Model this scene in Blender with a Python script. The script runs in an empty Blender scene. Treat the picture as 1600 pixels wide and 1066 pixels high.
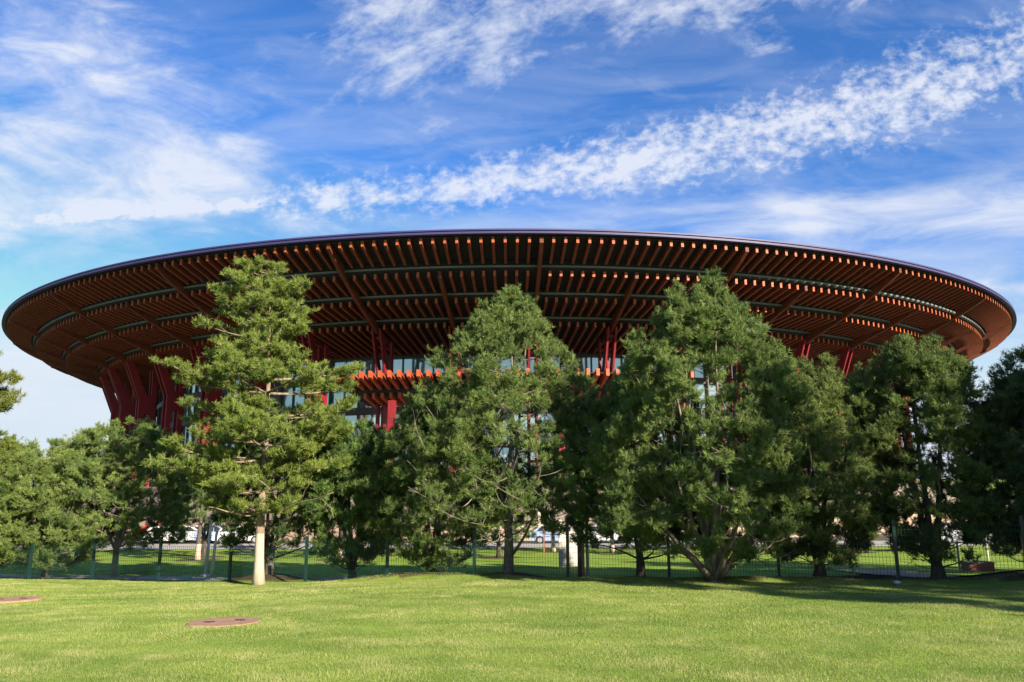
import bpy, math, random
import numpy as np
from mathutils import Matrix, Vector
R = math.radians
rng = np.random.default_rng(7)
random.seed(7)
scene = bpy.context.scene
COL = scene.collection

# ------------------------------------------------------------------ camera
cd = bpy.data.cameras.new('camera'); cam = bpy.data.objects.new('camera', cd); COL.objects.link(cam)
cd.sensor_width = 36; cd.lens = 36 * 1155 / 1600; cd.clip_start = .1; cd.clip_end = 9000
cam.matrix_world = Matrix.Rotation(R(90 + 10.71), 4, 'X') @ Matrix.Rotation(R(-.27), 4, 'Z')
scene.camera = cam

# ------------------------------------------------------------------ light
SUN_AZ, SUN_EL = 43.0, 23.5          # degrees to the right of straight behind the camera
sdir = Vector((math.sin(R(SUN_AZ)) * math.cos(R(SUN_EL)), -math.cos(R(SUN_AZ)) * math.cos(R(SUN_EL)), math.sin(R(SUN_EL))))
sl = bpy.data.lights.new('sun', 'SUN'); sl.energy = 5.0; sl.angle = R(.5); sl.color = (1, .87, .68)
so = bpy.data.objects.new('sun', sl); COL.objects.link(so)
so.rotation_euler = sdir.to_track_quat('Z', 'Y').to_euler(); so.location = (40, -40, 60)
scene.view_settings.view_transform = 'Standard'; scene.view_settings.look = 'None'
scene.view_settings.gamma = 1; scene.view_settings.use_curve_mapping = False
scene.view_settings.exposure = 1.55


# ------------------------------------------------------------------ node helper
class N:
    """tiny expression wrapper round math nodes"""
    def __init__(s, t, sock): s.t = t; s.s = sock
    def op(s, o, b=None, c=None, clamp=False):
        n = s.t.nodes.new('ShaderNodeMath'); n.operation = o; n.use_clamp = clamp
        for i, v in enumerate((s, b, c)):
            if v is None: continue
            if isinstance(v, N): s.t.links.new(v.s, n.inputs[i])
            else: n.inputs[i].default_value = v
        return N(s.t, n.outputs[0])
    def __add__(s, b): return s.op('ADD', b)
    def __sub__(s, b): return s.op('SUBTRACT', b)
    def __mul__(s, b): return s.op('MULTIPLY', b)
    def __truediv__(s, b): return s.op('DIVIDE', b)
    def exp(s): return s.op('EXPONENT')
    def pw(s, e): return s.op('POWER', e)
    def clamp(s): return s.op('ADD', 0.0, clamp=True)
    def mx(s, b): return s.op('MAXIMUM', b)
    def step(s, a, b):
        n = s.t.nodes.new('ShaderNodeMapRange'); n.interpolation_type = 'SMOOTHSTEP'
        s.t.links.new(s.s, n.inputs[0]); n.inputs[1].default_value = a; n.inputs[2].default_value = b
        return N(s.t, n.outputs[0])


def comb(t, x, y, z=0.0):
    n = t.nodes.new('ShaderNodeCombineXYZ')
    for i, v in enumerate((x, y, z)):
        if isinstance(v, N): t.links.new(v.s, n.inputs[i])
        else: n.inputs[i].default_value = v
    return n.outputs[0]


def noise(t, vec, scale, detail=6, rough=.6, dist=0.0, col=False):
    n = t.nodes.new('ShaderNodeTexNoise'); n.inputs['Scale'].default_value = scale
    n.inputs['Detail'].default_value = detail; n.inputs['Roughness'].default_value = rough
    n.inputs['Distortion'].default_value = dist
    if vec is not None: t.links.new(vec, n.inputs['Vector'])
    return N(t, n.outputs[0])


def mixc(t, f, a, b, mode='MIX'):
    n = t.nodes.new('ShaderNodeMix'); n.data_type = 'RGBA'; n.blend_type = mode
    if isinstance(f, N): t.links.new(f.s, n.inputs[0])
    else: n.inputs[0].default_value = f
    for i, v in ((6, a), (7, b)):
        if isinstance(v, tuple): n.inputs[i].default_value = v + (1,) if len(v) == 3 else v
        else: t.links.new(v, n.inputs[i])
    return n.outputs[2]


# ------------------------------------------------------------------ world
w = bpy.data.worlds.new('World'); scene.world = w; w.use_nodes = True
t = w.node_tree; t.nodes.clear()
bg = t.nodes.new('ShaderNodeBackground'); out = t.nodes.new('ShaderNodeOutputWorld')
t.links.new(bg.outputs[0], out.inputs[0])
sky = t.nodes.new('ShaderNodeTexSky'); sky.sky_type = 'NISHITA'; sky.sun_disc = False
sky.sun_elevation = R(SUN_EL); sky.sun_rotation = math.atan2(sdir.x, sdir.y)
sky.altitude = 200; sky.air_density = 1.0; sky.dust_density = .35; sky.ozone_density = 3.0
hs = t.nodes.new('ShaderNodeHueSaturation'); t.links.new(sky.outputs[0], hs.inputs['Color'])
hs.inputs['Saturation'].default_value = 1.27; hs.inputs['Hue'].default_value = .505
hs.inputs['Value'].default_value = 1.55
tc = t.nodes.new('ShaderNodeTexCoord'); sp = t.nodes.new('ShaderNodeSeparateXYZ')
t.links.new(tc.outputs['Generated'], sp.inputs[0])
dx, dy, dz = (N(t, sp.outputs[i]) for i in range(3))
den = dy.op('ABSOLUTE').mx(.15)
U = dx / den; W = dz / den


def blob(cu, cw, su, sw, rot=0.0):
    c, s = math.cos(R(rot)), math.sin(R(rot))
    a = ((U - cu) * c + (W - cw) * s) * (1 / su); b = ((W - cw) * c - (U - cu) * s) * (1 / sw)
    return ((a * a + b * b) * -1.0).exp()


def streak(rot, kx, ky, off=0.0):
    c, s = math.cos(R(rot)), math.sin(R(rot))
    a = (U * c + W * s) * kx; b = (W * c - U * s) * ky
    return comb(t, a, b, off)


# fine puffy texture and long fibres, both fixed on the sky itself
puff = noise(t, streak(12, 1.0, 1.35, 3.1), 46, 6, .60, .15)
puffL = noise(t, streak(12, 1.0, 1.9, 1.1), 6.5, 4, .55, .3)
fibre = noise(t, streak(-16, 1.0, 2.6, 5.0), 5.5, 9, .60, .5)
fib2 = noise(t, streak(30, 1.0, 1.8, 9.0), 9.0, 9, .60, .5)
soft = noise(t, streak(3, 1.0, 4.0, 2.0), 4.2, 7, .58, .5)
# main diagonal band
Wc = (U + .32) * .1304 + (U + .32) * (U - .278) * .1525 + .397
dW = W - Wc
wid = U.step(-.3, .85) * .040 + .031
g = ((dW / wid) * (dW / wid) * -1.0).exp() * U.step(-.42, -.24)
band = (g * .85 + (puff - .5) * 2.3 + (puffL - .5) * 1.1 - .10).step(.05, 1.15) * g.step(.02, .35)
# left cirrus
left = (blob(-.58, .52, .26, .15, -22) + blob(-.50, .42, .22, .035, -10) + blob(-.75, .40, .16, .07, 0) + blob(-.66, .66, .13, .08, -30) * .5)
cirL = (left.clamp() * .74 + (fibre - .5) * 2.2 + (puff - .5) * .35 + (puffL - .5) * .5 - .05).step(.0, 1.4) * left.step(.02, .4)
pl = blob(-.60, .375, .09, .014, 5) + blob(-.42, .385, .10, .012, 4)
cirL2 = (pl + (puff - .5) * 2.2).step(.25, 1.2) * pl.step(.05, .5) * .7
# upper feathery patches
up = (blob(-.12, .70, .19, .10, 30) * 1.2 + blob(-.02, .60, .05, .03, 30) * .7 + blob(.27, .73, .24, .07, 12) * 1.2 + blob(.40, .64, .05, .025, 25) * .6 + blob(.55, .75, .12, .05, 10) * .6
      + blob(-.11, .495, .03, .03, 70) * .55)
cirU = (up.clamp() * .8 + (fib2 - .5) * 2.4 + (puff - .5) * .9 - .08).step(.12, 1.2) * up.step(.02, .4) * .85
# low soft bank on the right and haze near the horizon
lo = (blob(.58, .375, .32, .034, 1) * 1.3 + blob(.33, .345, .12, .014, 4) * .6 + blob(.78, .262, .16, .014, 0) + blob(.80, .40, .16, .04, 0) * .5)
cirR = (lo.clamp() * .85 + (soft - .5) * 1.5 + (puffL - .5) * .5).step(.1, 1.2) * lo.step(.02, .4) * .85
hz = (W.step(.44, .10) * .42) + (W.step(.34, .02) * .3) + (soft - .5) * 1.1 * W.step(.5, .1)
hz = hz.clamp() * .75
thin = (soft - .40).clamp() * 1.1 * W.step(.95, .3) + (fibre - .52).clamp() * .9
cl = (band + cirL * .95 + cirL2 + cirU + cirR + hz + thin).clamp()
cloudc = (5.7, 6.0, 6.7)
skyc = mixc(t, 1.0, hs.outputs[0], (4.6, 6.0, 6.2), 'DARKEN')
skyc = mixc(t, 1.0, skyc, (.93, .865, .97), 'MULTIPLY')
colr = mixc(t, cl * .88, skyc, cloudc)
t.links.new(colr, bg.inputs[0]); bg.inputs[1].default_value = .05


# ------------------------------------------------------------------ materials
def mat(name, base, rough=.6, metal=0.0, spec=.4, var=None, nscale=6, bump=0.0, coat=0.0, rand=0.0, stretch=(1, 1, 1)):
    base = tuple(v * .8 for v in base); var = tuple(v * .8 for v in var) if var else None
    m = bpy.data.materials.new(name); m.use_nodes = True; t = m.node_tree
    b = t.nodes['Principled BSDF']; b.inputs['Roughness'].default_value = rough
    b.inputs['Metallic'].default_value = metal; b.inputs['Specular IOR Level'].default_value = spec
    tc = t.nodes.new('ShaderNodeTexCoord'); mp = t.nodes.new('ShaderNodeMapping'); mp.inputs['Scale'].default_value = stretch
    t.links.new(tc.outputs['Object'], mp.inputs[0])
    n = noise(t, mp.outputs[0], nscale, 6, .6)
    c = base
    if var:
        c = mixc(t, n.step(.3, .7), base, var)
    if rand:
        oi = t.nodes.new('ShaderNodeObjectInfo'); h = t.nodes.new('ShaderNodeHueSaturation')
        if isinstance(c, tuple): h.inputs['Color'].default_value = c + (1,)
        else: t.links.new(c, h.inputs['Color'])
        v = N(t, oi.outputs['Random']) * rand + (1 - rand / 2); t.links.new(v.s, h.inputs['Value']); c = h.outputs[0]
    if isinstance(c, tuple): b.inputs['Base Color'].default_value = c + (1,)
    else: t.links.new(c, b.inputs['Base Color'])
    if bump:
        bn = t.nodes.new('ShaderNodeBump'); bn.inputs['Strength'].default_value = bump; bn.inputs['Distance'].default_value = .03
        t.links.new(n.s, bn.inputs['Height']); t.links.new(bn.outputs[0], b.inputs['Normal'])
    return m


def leafmat(name, a, b2, trans=.35, c3=None, patch=None, rough=.5):
    """foliage / grass: colour from the per-leaf 'tint' attribute, part of the light passes through"""
    m = bpy.data.materials.new(name); m.use_nodes = True; t = m.node_tree
    b = t.nodes['Principled BSDF']; b.inputs['Roughness'].default_value = rough; b.inputs['Specular IOR Level'].default_value = .3
    oi = t.nodes.new('ShaderNodeObjectInfo'); hv = t.nodes.new('ShaderNodeHueSaturation')
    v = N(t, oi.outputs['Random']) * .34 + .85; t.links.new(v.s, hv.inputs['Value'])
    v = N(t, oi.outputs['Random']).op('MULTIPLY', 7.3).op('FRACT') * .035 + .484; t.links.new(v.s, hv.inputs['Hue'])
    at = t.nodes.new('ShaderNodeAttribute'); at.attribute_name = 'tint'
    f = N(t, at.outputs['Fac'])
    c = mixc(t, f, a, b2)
    tc = t.nodes.new('ShaderNodeTexCoord')
    if c3:
        k = noise(t, tc.outputs['Object'], patch or .8, 3, .6).step(.45, .72)
        c = mixc(t, k, c, c3)
    if 'grass' not in name: t.links.new(c, hv.inputs['Color']); c = hv.outputs[0]
    t.links.new(c, b.inputs['Base Color'])
    tr = t.nodes.new('ShaderNodeBsdfTranslucent'); t.links.new(c, tr.inputs[0])
    mx = t.nodes.new('ShaderNodeMixShader'); mx.inputs[0].default_value = trans
    t.links.new(b.outputs[0], mx.inputs[1]); t.links.new(tr.outputs[0], mx.inputs[2])
    t.links.new(mx.outputs[0], t.nodes['Material Output'].inputs[0])
    return m


M = dict(
    rafter=mat('rafter_brown', (.19, .042, .0145), .65, var=(.135, .029, .0105), nscale=2.2, rand=.18),
    rafter_end_sunlit=mat('rafter_end_sunlit_orange', (.43, .10, .029), .6, var=(.31, .068, .021), nscale=3, rand=.15),  # rafter brown brightened for the end faces, direct sun put into the colour
    girder=mat('girder_brown', (.15, .034, .012), .65, var=(.10, .022, .008), nscale=1.3, rand=.12),
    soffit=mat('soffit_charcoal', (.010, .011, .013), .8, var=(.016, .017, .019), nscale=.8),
    ring=mat('ring_grey', (.16, .165, .165), .6, var=(.12, .125, .125), nscale=.6),
    fascia=mat('fascia_violet', (.036, .034, .125), .55, var=(.044, .040, .14), nscale=.4),
    fasciadark=mat('fascia_dark', (.025, .022, .06), .5),
    roof=mat('roof_metal', (.06, .06, .12), .6, metal=.1),
    red=mat('column_red', (.235, .012, .019), .6, var=(.15, .008, .013), nscale=.7, rand=.1),
    canopy=mat('canopy_orange', (.42, .075, .028), .55, var=(.32, .055, .022), nscale=1.6, rand=.12),
    frame=mat('frame_dark', (.03, .034, .036), .45),
    stone=mat('podium_stone', (.44, .33, .25), .8, var=(.36, .26, .19), nscale=.5),
    stonepale=mat('step_stone', (.26, .22, .185), .8, var=(.20, .165, .14), nscale=1.2),
    bark=mat('bark_grey', (.26, .225, .18), .9, var=(.12, .10, .08), nscale=9, bump=1.0, stretch=(1, 1, .35)),
    barkpale=mat('bark_pale', (.30, .24, .175), .9, var=(.16, .125, .09), nscale=9, bump=.8, stretch=(1, 1, .35)),
    barkdark=mat('bark_dark', (.10, .085, .07), .9, var=(.045, .038, .032), nscale=9, bump=1.0, stretch=(1, 1, .35)),
    fence=mat('fence_green', (.007, .032, .030), .4, var=(.010, .042, .038), nscale=3),
    wire=mat('wire_green', (.012, .045, .035), .5),
    white=mat('white_paint', (.72, .69, .62), .5, var=(.6, .57, .5), nscale=4),
    concrete=mat('pavement_grey', (.42, .42, .42), .85, var=(.33, .33, .33), nscale=2),
    asphalt=mat('road_pale', (.42, .40, .375), .9, var=(.36, .345, .32), nscale=1.0),
    cover=mat('cover_terracotta', (.42, .25, .175), .85, var=(.30, .17, .115), nscale=7, bump=.3),
    black=mat('rubber_black', (.012, .012, .013), .7),
    brownpost=mat('post_brown', (.26, .10, .06), .6, var=(.2, .075, .045), nscale=5),
    pinkpost=mat('post_pale', (.62, .50, .46), .6, var=(.5, .4, .36), nscale=5),
    carwhite=mat('car_white', (.75, .76, .8), .25, spec=.6),
    carsilver=mat('car_silver', (.42, .44, .48), .3, metal=.5),
    carblue=mat('car_blue', (.28, .36, .58), .3),
    carred=mat('car_red', (.5, .03, .03), .3),
    carglass=mat('car_glass', (.02, .025, .03), .08, spec=.9),
    pebble=mat('pebble_white', (.7, .7, .68), .6),
    sand=mat('sand_path', (.50, .36, .20), .9, var=(.42, .29, .16), nscale=3),
    signred=mat('sign_red', (.22, .05, .045), .5, var=(.05, .03, .03), nscale=9),
    greyline=mat('sign_grey', (.35, .36, .38), .6),
    paving=mat('plaza_paving', (.085, .08, .075), .85, var=(.065, .06, .058), nscale=1.5),
    brick=mat('brick_red', (.36, .15, .12), .85, var=(.28, .12, .1), nscale=7),
)
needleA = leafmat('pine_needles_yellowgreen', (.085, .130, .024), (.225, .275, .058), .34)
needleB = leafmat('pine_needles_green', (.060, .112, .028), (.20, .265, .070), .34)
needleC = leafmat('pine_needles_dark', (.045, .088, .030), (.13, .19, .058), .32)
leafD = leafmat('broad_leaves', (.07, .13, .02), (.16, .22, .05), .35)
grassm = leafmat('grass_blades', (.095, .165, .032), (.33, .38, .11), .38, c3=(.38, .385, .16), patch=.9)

gm = bpy.data.materials.new('glass_curtain'); gm.use_nodes = True
b = gm.node_tree.nodes['Principled BSDF']; b.inputs['Base Color'].default_value = (.36, .50, .50, 1)
b.inputs['Metallic'].default_value = .75; b.inputs['Roughness'].default_value = .06
M['glass'] = gm


# ------------------------------------------------------------------ mesh helpers
def newobj(name, verts, faces, m, parent=None, smooth=False, tint=None, mats=None, midx=None):
    me = bpy.data.meshes.new(name)
    v = np.asarray(verts, np.float32).reshape(-1, 3)
    if isinstance(faces, np.ndarray):
        k = faces.shape[1]; nf = len(faces)
        me.vertices.add(len(v)); me.vertices.foreach_set('co', v.ravel())
        me.loops.add(nf * k); me.loops.foreach_set('vertex_index', faces.astype(np.int32).ravel())
        me.polygons.add(nf); me.polygons.foreach_set('loop_start', np.arange(0, nf * k, k, dtype=np.int32))
        me.update(calc_edges=True)
    else:
        me.from_pydata(v.tolist(), [], faces); me.update()
    if smooth: me.polygons.foreach_set('use_smooth', np.ones(len(me.polygons), bool))
    if tint is not None:
        a = me.attributes.new('tint', 'FLOAT', 'POINT'); a.data.foreach_set('value', np.asarray(tint, np.float32))
    for mm in (mats or [m]): me.materials.append(mm)
    if midx is not None: me.polygons.foreach_set('material_index', np.asarray(midx, np.int32))
    o = bpy.data.objects.new(name, me); COL.objects.link(o)
    if parent is not None: o.parent = parent
    return o


def tag(o, label=None, cat=None, group=None, kind=None):
    if label: o['label'] = label
    if cat: o['category'] = cat
    if group: o['group'] = group
    if kind: o['kind'] = kind
    return o


def thing(name, loc, label, cat, group=None, rz=0.0):
    e = bpy.data.objects.new(name, None); COL.objects.link(e); e.location = loc; e.rotation_euler = (0, 0, rz)
    e.empty_display_size = .3
    return tag(e, label, cat, group)


class MB:
    def __init__(s): s.v = []; s.f = []; s.mi = []
    def add(s, vs, fs, mi=0):
        n = len(s.v); s.v += [tuple(p) for p in vs]; s.f += [tuple(i + n for i in f) for f in fs]; s.mi += [mi] * len(fs)
    def box(s, c, d, rz=0.0, mi=0):
        cs, sn = math.cos(rz), math.sin(rz); vs = []
        for z in (-1, 1):
            for x, y in ((-1, -1), (1, -1), (1, 1), (-1, 1)):
                X, Y = x * d[0] / 2, y * d[1] / 2
                vs.append((c[0] + X * cs - Y * sn, c[1] + X * sn + Y * cs, c[2] + z * d[2] / 2))
        s.add(vs, [(0, 3, 2, 1), (4, 5, 6, 7), (0, 1, 5, 4), (1, 2, 6, 5), (2, 3, 7, 6), (3, 0, 4, 7)], mi)
    def tube(s, pts, rad, n=8, mi=0, cap=True):
        pts = [Vector(p) for p in pts]; rings = []
        for i, p in enumerate(pts):
            d = (pts[min(i + 1, len(pts) - 1)] - pts[max(i - 1, 0)]).normalized()
            a = d.orthogonal().normalized() if i == 0 else (pa - d * pa.dot(d)).normalized()
            pa = a; bb = d.cross(a); r = rad[i] if hasattr(rad, '__len__') else rad
            rings.append([p + (a * math.cos(2 * math.pi * k / n) + bb * math.sin(2 * math.pi * k / n)) * r for k in range(n)])
        vs = [q for rg in rings for q in rg]; fs = []
        for i in range(len(pts) - 1):
            for k in range(n):
                k2 = (k + 1) % n; fs.append((i * n + k, i * n + k2, (i + 1) * n + k2, (i + 1) * n + k))
        if cap: fs.append(tuple(range(n))[::-1]); fs.append(tuple((len(pts) - 1) * n + k for k in range(n)))
        s.add(vs, fs, mi)
    def extr(s, prof, w, axis='y', mi=0, off=(0, 0, 0)):
        """profile of (x,z) extruded along y by w, centred"""
        n = len(prof)
        vs = [(x + off[0], -w / 2 + off[1], z + off[2]) for x, z in prof] + [(x + off[0], w / 2 + off[1], z + off[2]) for x, z in prof]
        fs = [tuple(range(n)), tuple(range(2 * n - 1, n - 1, -1))] + [(i, i + n, (i + 1) % n + n, (i + 1) % n) for i in range(n)]
        s.add(vs, fs, mi)
    def build(s, name, m, parent=None, smooth=False):
        mats = m if isinstance(m, list) else [m]
        return newobj(name, s.v, s.f, None, parent, smooth, mats=mats, midx=s.mi)


# ------------------------------------------------------------------ terrain
def sst(a, b, x): 
    k = np.clip((x - a) / (b - a), 0, 1); return k * k * (3 - 2 * k)
def fence_y(x): return 29.4 - .3056 * (x + 18.5)
def lawn_z(x, y):
    return -1.6 - .069 * y + .30 * sst(-12, 1, x) * sst(8, 21, y) + .03 * np.sin(x * .35 + 1) * np.sin(y * .3)
def ground_z(x, y):
    x = np.asarray(x, float); y = np.asarray(y, float)
    fy = np.clip(fence_y(x), 12, 60); yl = np.minimum(y, fy)
    zl = lawn_z(x, np.maximum(yl, -60))
    d = y - fy
    zf = lawn_z(x, fy) - .10 - .20 * sst(-5, -1, x) * (1 - sst(9, 11, x))
    far = zf + (-4.9 - zf) * np.clip(d / np.maximum(56 - fy, 4), 0, 1)
    far = np.where(y > 56, -4.9 - .6 * sst(56, 74, y), far)
    k = sst(-.2, .9, d)
    # soil mounds heaped round the trees by the fence
    m = 0
    for cx, cy, rr, hh in MOUNDS: m = m + hh * np.exp(-((x - cx) ** 2 / rr ** 2 + (y - cy) ** 2 / (rr * .55) ** 2))
    return zl * (1 - k) + far * k + m * sst(-.8, .2, d)
MOUNDS = [(-9, 27.8, 1.6, .30), (-2.7, 25.5, 2.2, .32), (.0, 24.8, 1.5, .34), (4.0, 23.6, 1.6, .30), (8.9, 22.3, 2.2, .36), (14.6, 20.6, 2.6, .42), (5.4, 21.6, 1.5, .12)]


def gz(x, y): return float(ground_z(x, y))


def axis(lo, hi, dense_lo, dense_hi, step, growth=1.25):
    a = list(np.arange(dense_lo, dense_hi, step)); s = step; v = a[0]
    pre = []
    while v > lo: s *= growth; v -= s; pre.append(max(v, lo))
    s = step; v = a[-1]; post = []
    while v < hi: s *= growth; v += s; post.append(min(v, hi))
    return np.array(pre[::-1] + a + post)


def sheet(name, xs, ys, m, lift=0.0, zf=ground_z):
    X, Y = np.meshgrid(xs, ys); Z = zf(X, Y) + lift
    V = np.stack([X, Y, Z], -1).reshape(-1, 3); nx, ny = len(xs), len(ys)
    i = np.arange(nx - 1)[None, :] + np.arange(ny - 1)[:, None] * nx
    F = np.stack([i, i + 1, i + nx + 1, i + nx], -1).reshape(-1, 4)
    return newobj(name, V, F, m, smooth=True), X, Y


gmat = bpy.data.materials.new('ground_turf'); gmat.use_nodes = True
t = gmat.node_tree; b = t.nodes['Principled BSDF']; b.inputs['Roughness'].default_value = .95; b.inputs['Specular IOR Level'].default_value = .1
tc = t.nodes.new('ShaderNodeTexCoord'); at = t.nodes.new('ShaderNodeAttribute'); at.attribute_name = 'tint'
n1 = noise(t, tc.outputs['Object'], .7, 6, .65); n2 = noise(t, tc.outputs['Object'], 14, 8, .7); n3 = noise(t, tc.outputs['Object'], 3, 6, .7)
c = mixc(t, n1.step(.35, .65), (.16, .26, .035), (.28, .38, .06))
c = mixc(t, n2.step(.3, .75) * .6, c, (.07, .13, .02))
dirt = (N(t, at.outputs['Fac']) + (n3 - .5) * 1.3 * N(t, at.outputs['Fac'])).step(.3, .7)
c = mixc(t, dirt, c, mixc(t, n2.step(.3, .7), (.05, .033, .022), (.13, .085, .055)))
t.links.new(c, b.inputs['Base Color'])
bn = t.nodes.new('ShaderNodeBump'); bn.inputs['Strength'].default_value = .8; bn.inputs['Distance'].default_value = .05
t.links.new(n2.s, bn.inputs['Height']); t.links.new(bn.outputs[0], b.inputs['Normal'])

xs = axis(-2500, 2500, -34, 30, .35); ys = axis(-300, 4000, 6, 62, .35)
g, X, Y = sheet('ground', xs, ys, gmat); tag(g, kind='structure')
TREE_SPOTS = []   # filled below, used for the bare rings of soil
ground_obj, GX, GY = g, X, Y


def patch_sheet(name, poly_fn, m, xs, ys, lift):
    o, X, Y = sheet(name, xs, ys, m, lift); return tag(o, kind='structure')


# grey path just behind the fence (left and right stretches), sandy path and pale road further back
def band_sheet(name, x0, x1, f0, f1, m, lift, n=80, k=6):
    xs = np.linspace(x0, x1, n); V = []; 
    for x in xs:
        for j in range(k + 1):
            y = f0(x) + (f1(x) - f0(x)) * j / k; V.append((x, y, gz(x, y) + lift))
    i = np.arange(n - 1)[:, None] * (k + 1) + np.arange(k)[None, :]
    F = np.stack([i, i + k + 1, i + k + 2, i + 1], -1).reshape(-1, 4)
    o = newobj(name, V, F, m, smooth=True); return tag(o, kind='structure')


band_sheet('path', -45, -3.2, lambda x: fence_y(x) + 1.5, lambda x: fence_y(x) + 3.3 + .02 * (x + 3), M['concrete'], .035, 120)
band_sheet('path', 10.3, 30, lambda x: fence_y(x) + 1.4, lambda x: fence_y(x) + 3.1, M['concrete'], .035, 60)
band_sheet('sand_path', 11.6, 13.8, lambda x: fence_y(x) + 3.2, lambda x: fence_y(x) + 8.5, M['sand'], .03, 12, 14)
band_sheet('road', -140, 140, lambda x: 56.5, lambda x: 65.5, M['asphalt'], .03, 60)

tag(sheet('plaza', np.linspace(-150, 150, 40), np.linspace(67, 270, 30), M['paving'], .03)[0], kind='structure')

# ------------------------------------------------------------------ the hall with the disc roof
CX, CY = -.42, 160.0
NR = 486; NG = 27; PH0 = 2.1
bld = thing('convention_hall', (CX, CY, -5.5), 'huge round hall with a wide disc roof of brown rafters on red forked columns', 'building')
OZ = 5.5     # children use heights above the camera; the empty sits at z=-5.5


def pol(r, ph, z, tx=0.0):
    a = R(ph); return (r * math.sin(a) + tx * math.cos(a), -r * math.cos(a) + tx * math.sin(a), z + OZ)


def plate(mb, prof, ph, off, th, end=None):
    n = len(prof)
    vs = [pol(r, ph, z, off - th / 2) for r, z in prof] + [pol(r, ph, z, off + th / 2) for r, z in prof]
    fs = [tuple(range(n)), tuple(range(2 * n - 1, n - 1, -1))] + [(i, i + n, (i + 1) % n + n, (i + 1) % n) for i in range(n)]
    mb.add(vs, fs)
    if end is not None: mb.mi[-n] = end      # the first side face is the outer end of the timber


def lathe(name, prof, m, parent=bld, seg=NR, a0=0, a1=360, closed=False, smooth=False):
    full = abs(a1 - a0) >= 359.9; na = seg if full else seg + 1; k = len(prof); V = []; F = []
    for i in range(na):
        ph = a0 + (a1 - a0) * i / seg
        for r, z in prof: V.append(pol(r, ph, z))
    kk = k if closed else k - 1
    for i in range(seg):
        i2 = (i + 1) % na
        for j in range(kk): F.append((i * k + j, i2 * k + j, i2 * k + (j + 1) % k, i * k + (j + 1) % k))
    if closed and not full:
        F.append(tuple(range(k))[::-1]); F.append(tuple((na - 1) * k + j for j in range(k)))
    return newobj(name, V, F, m, parent, smooth)


# rings: (outer end radius, rafter bottom z outer, inner radius, rafter bottom z inner)
TIER = [(91.3, 22.74, 88.0, 21.60), (87.35, 20.48, 83.9, 19.72), (83.25, 18.74, 79.0, 18.15), (78.25, 17.14, 69.15, 15.62)]
HT = [.58, .58, .55, .55]
lathe('roof', [(91.75, 23.9), (70, 25.6), (40, 27.6), (12, 28.6), (.5, 28.7)], M['roof'], smooth=True)
lathe('fascia', [(91.95, 23.93), (91.95, 23.78), (91.80, 23.78), (91.80, 23.66), (91.98, 23.66), (91.98, 23.46), (91.5, 23.44), (91.5, 23.93)], M['fascia'], closed=True, seg=720)
# dark soffit boards, stepped tier by tier
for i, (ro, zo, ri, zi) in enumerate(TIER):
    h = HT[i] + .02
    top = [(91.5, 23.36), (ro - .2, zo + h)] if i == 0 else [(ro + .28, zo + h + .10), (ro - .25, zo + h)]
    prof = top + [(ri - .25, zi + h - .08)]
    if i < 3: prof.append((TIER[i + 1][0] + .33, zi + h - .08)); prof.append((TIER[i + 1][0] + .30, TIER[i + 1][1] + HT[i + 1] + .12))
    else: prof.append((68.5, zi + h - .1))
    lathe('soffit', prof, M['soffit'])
for i, (rr, zz) in enumerate([(87.62, 21.30), (83.55, 19.50), (78.55, 17.97)]):
    lathe('ring_beam', [(rr - .14, zz), (rr + .14, zz), (rr + .14, zz + .20), (rr - .14, zz + .20)], M['ring'], closed=True)


def rafter(mb, tier, ph):
    ro, zo, ri, zi = TIER[tier]; h = HT[tier]; e = ro - (ri if tier < 3 else ri)
    plate(mb, [(ro, zo), (ro, zo + h), (ri + .1, zi + h), (ri, zi)], ph, 0, .275, 1)


rest = MB()
own = []
for k in range(NR):
    ph = PH0 + k * 360 / NR; ph = (ph + 180) % 360 - 180
    for tr in range(4):
        if k % 18 == 0 or (k % 9 == 0 and tr > 0): continue
        if tr == 0 and -34 < ph < 41.5 and len(own) < 100: own.append(ph)
        else: rafter(rest, tr, ph)
ob = rest.build('rafters', [M['rafter'], M['rafter_end_sunlit']], bld); tag(ob, kind='stuff')
for ph in own:
    mb = MB(); rafter(mb, 0, ph); mb.build('rafter', [M['rafter'], M['rafter_end_sunlit']], bld)

for k in range(NG * 2):
    ph = PH0 + k * 180 / NG; mb = MB()
    zt = lambda r: 16.95 + (r - 77.3) * .40
    if k % 2 == 0:
        plate(mb, [(91.35, 22.70), (91.35, 23.32), (87.7, 22.0), (83.6, 20.3), (78.6, 18.6), (69.2, 16.25), (69.2, 15.55), (76.9, 16.45), (77.7, 16.7), (84.0, 19.05), (88.6, 21.15), (90.2, 22.0)], ph, 0, .38)
    else:
        plate(mb, [(87.40, 20.42), (87.40, 21.1), (83.6, 20.2), (78.6, 18.6), (69.2, 16.25), (69.2, 15.55), (76.9, 16.45), (77.7, 16.7), (84.6, 19.3), (86.4, 20.1)], ph, 0, .36)
    mb.build('girder', M['girder'], bld)

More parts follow.
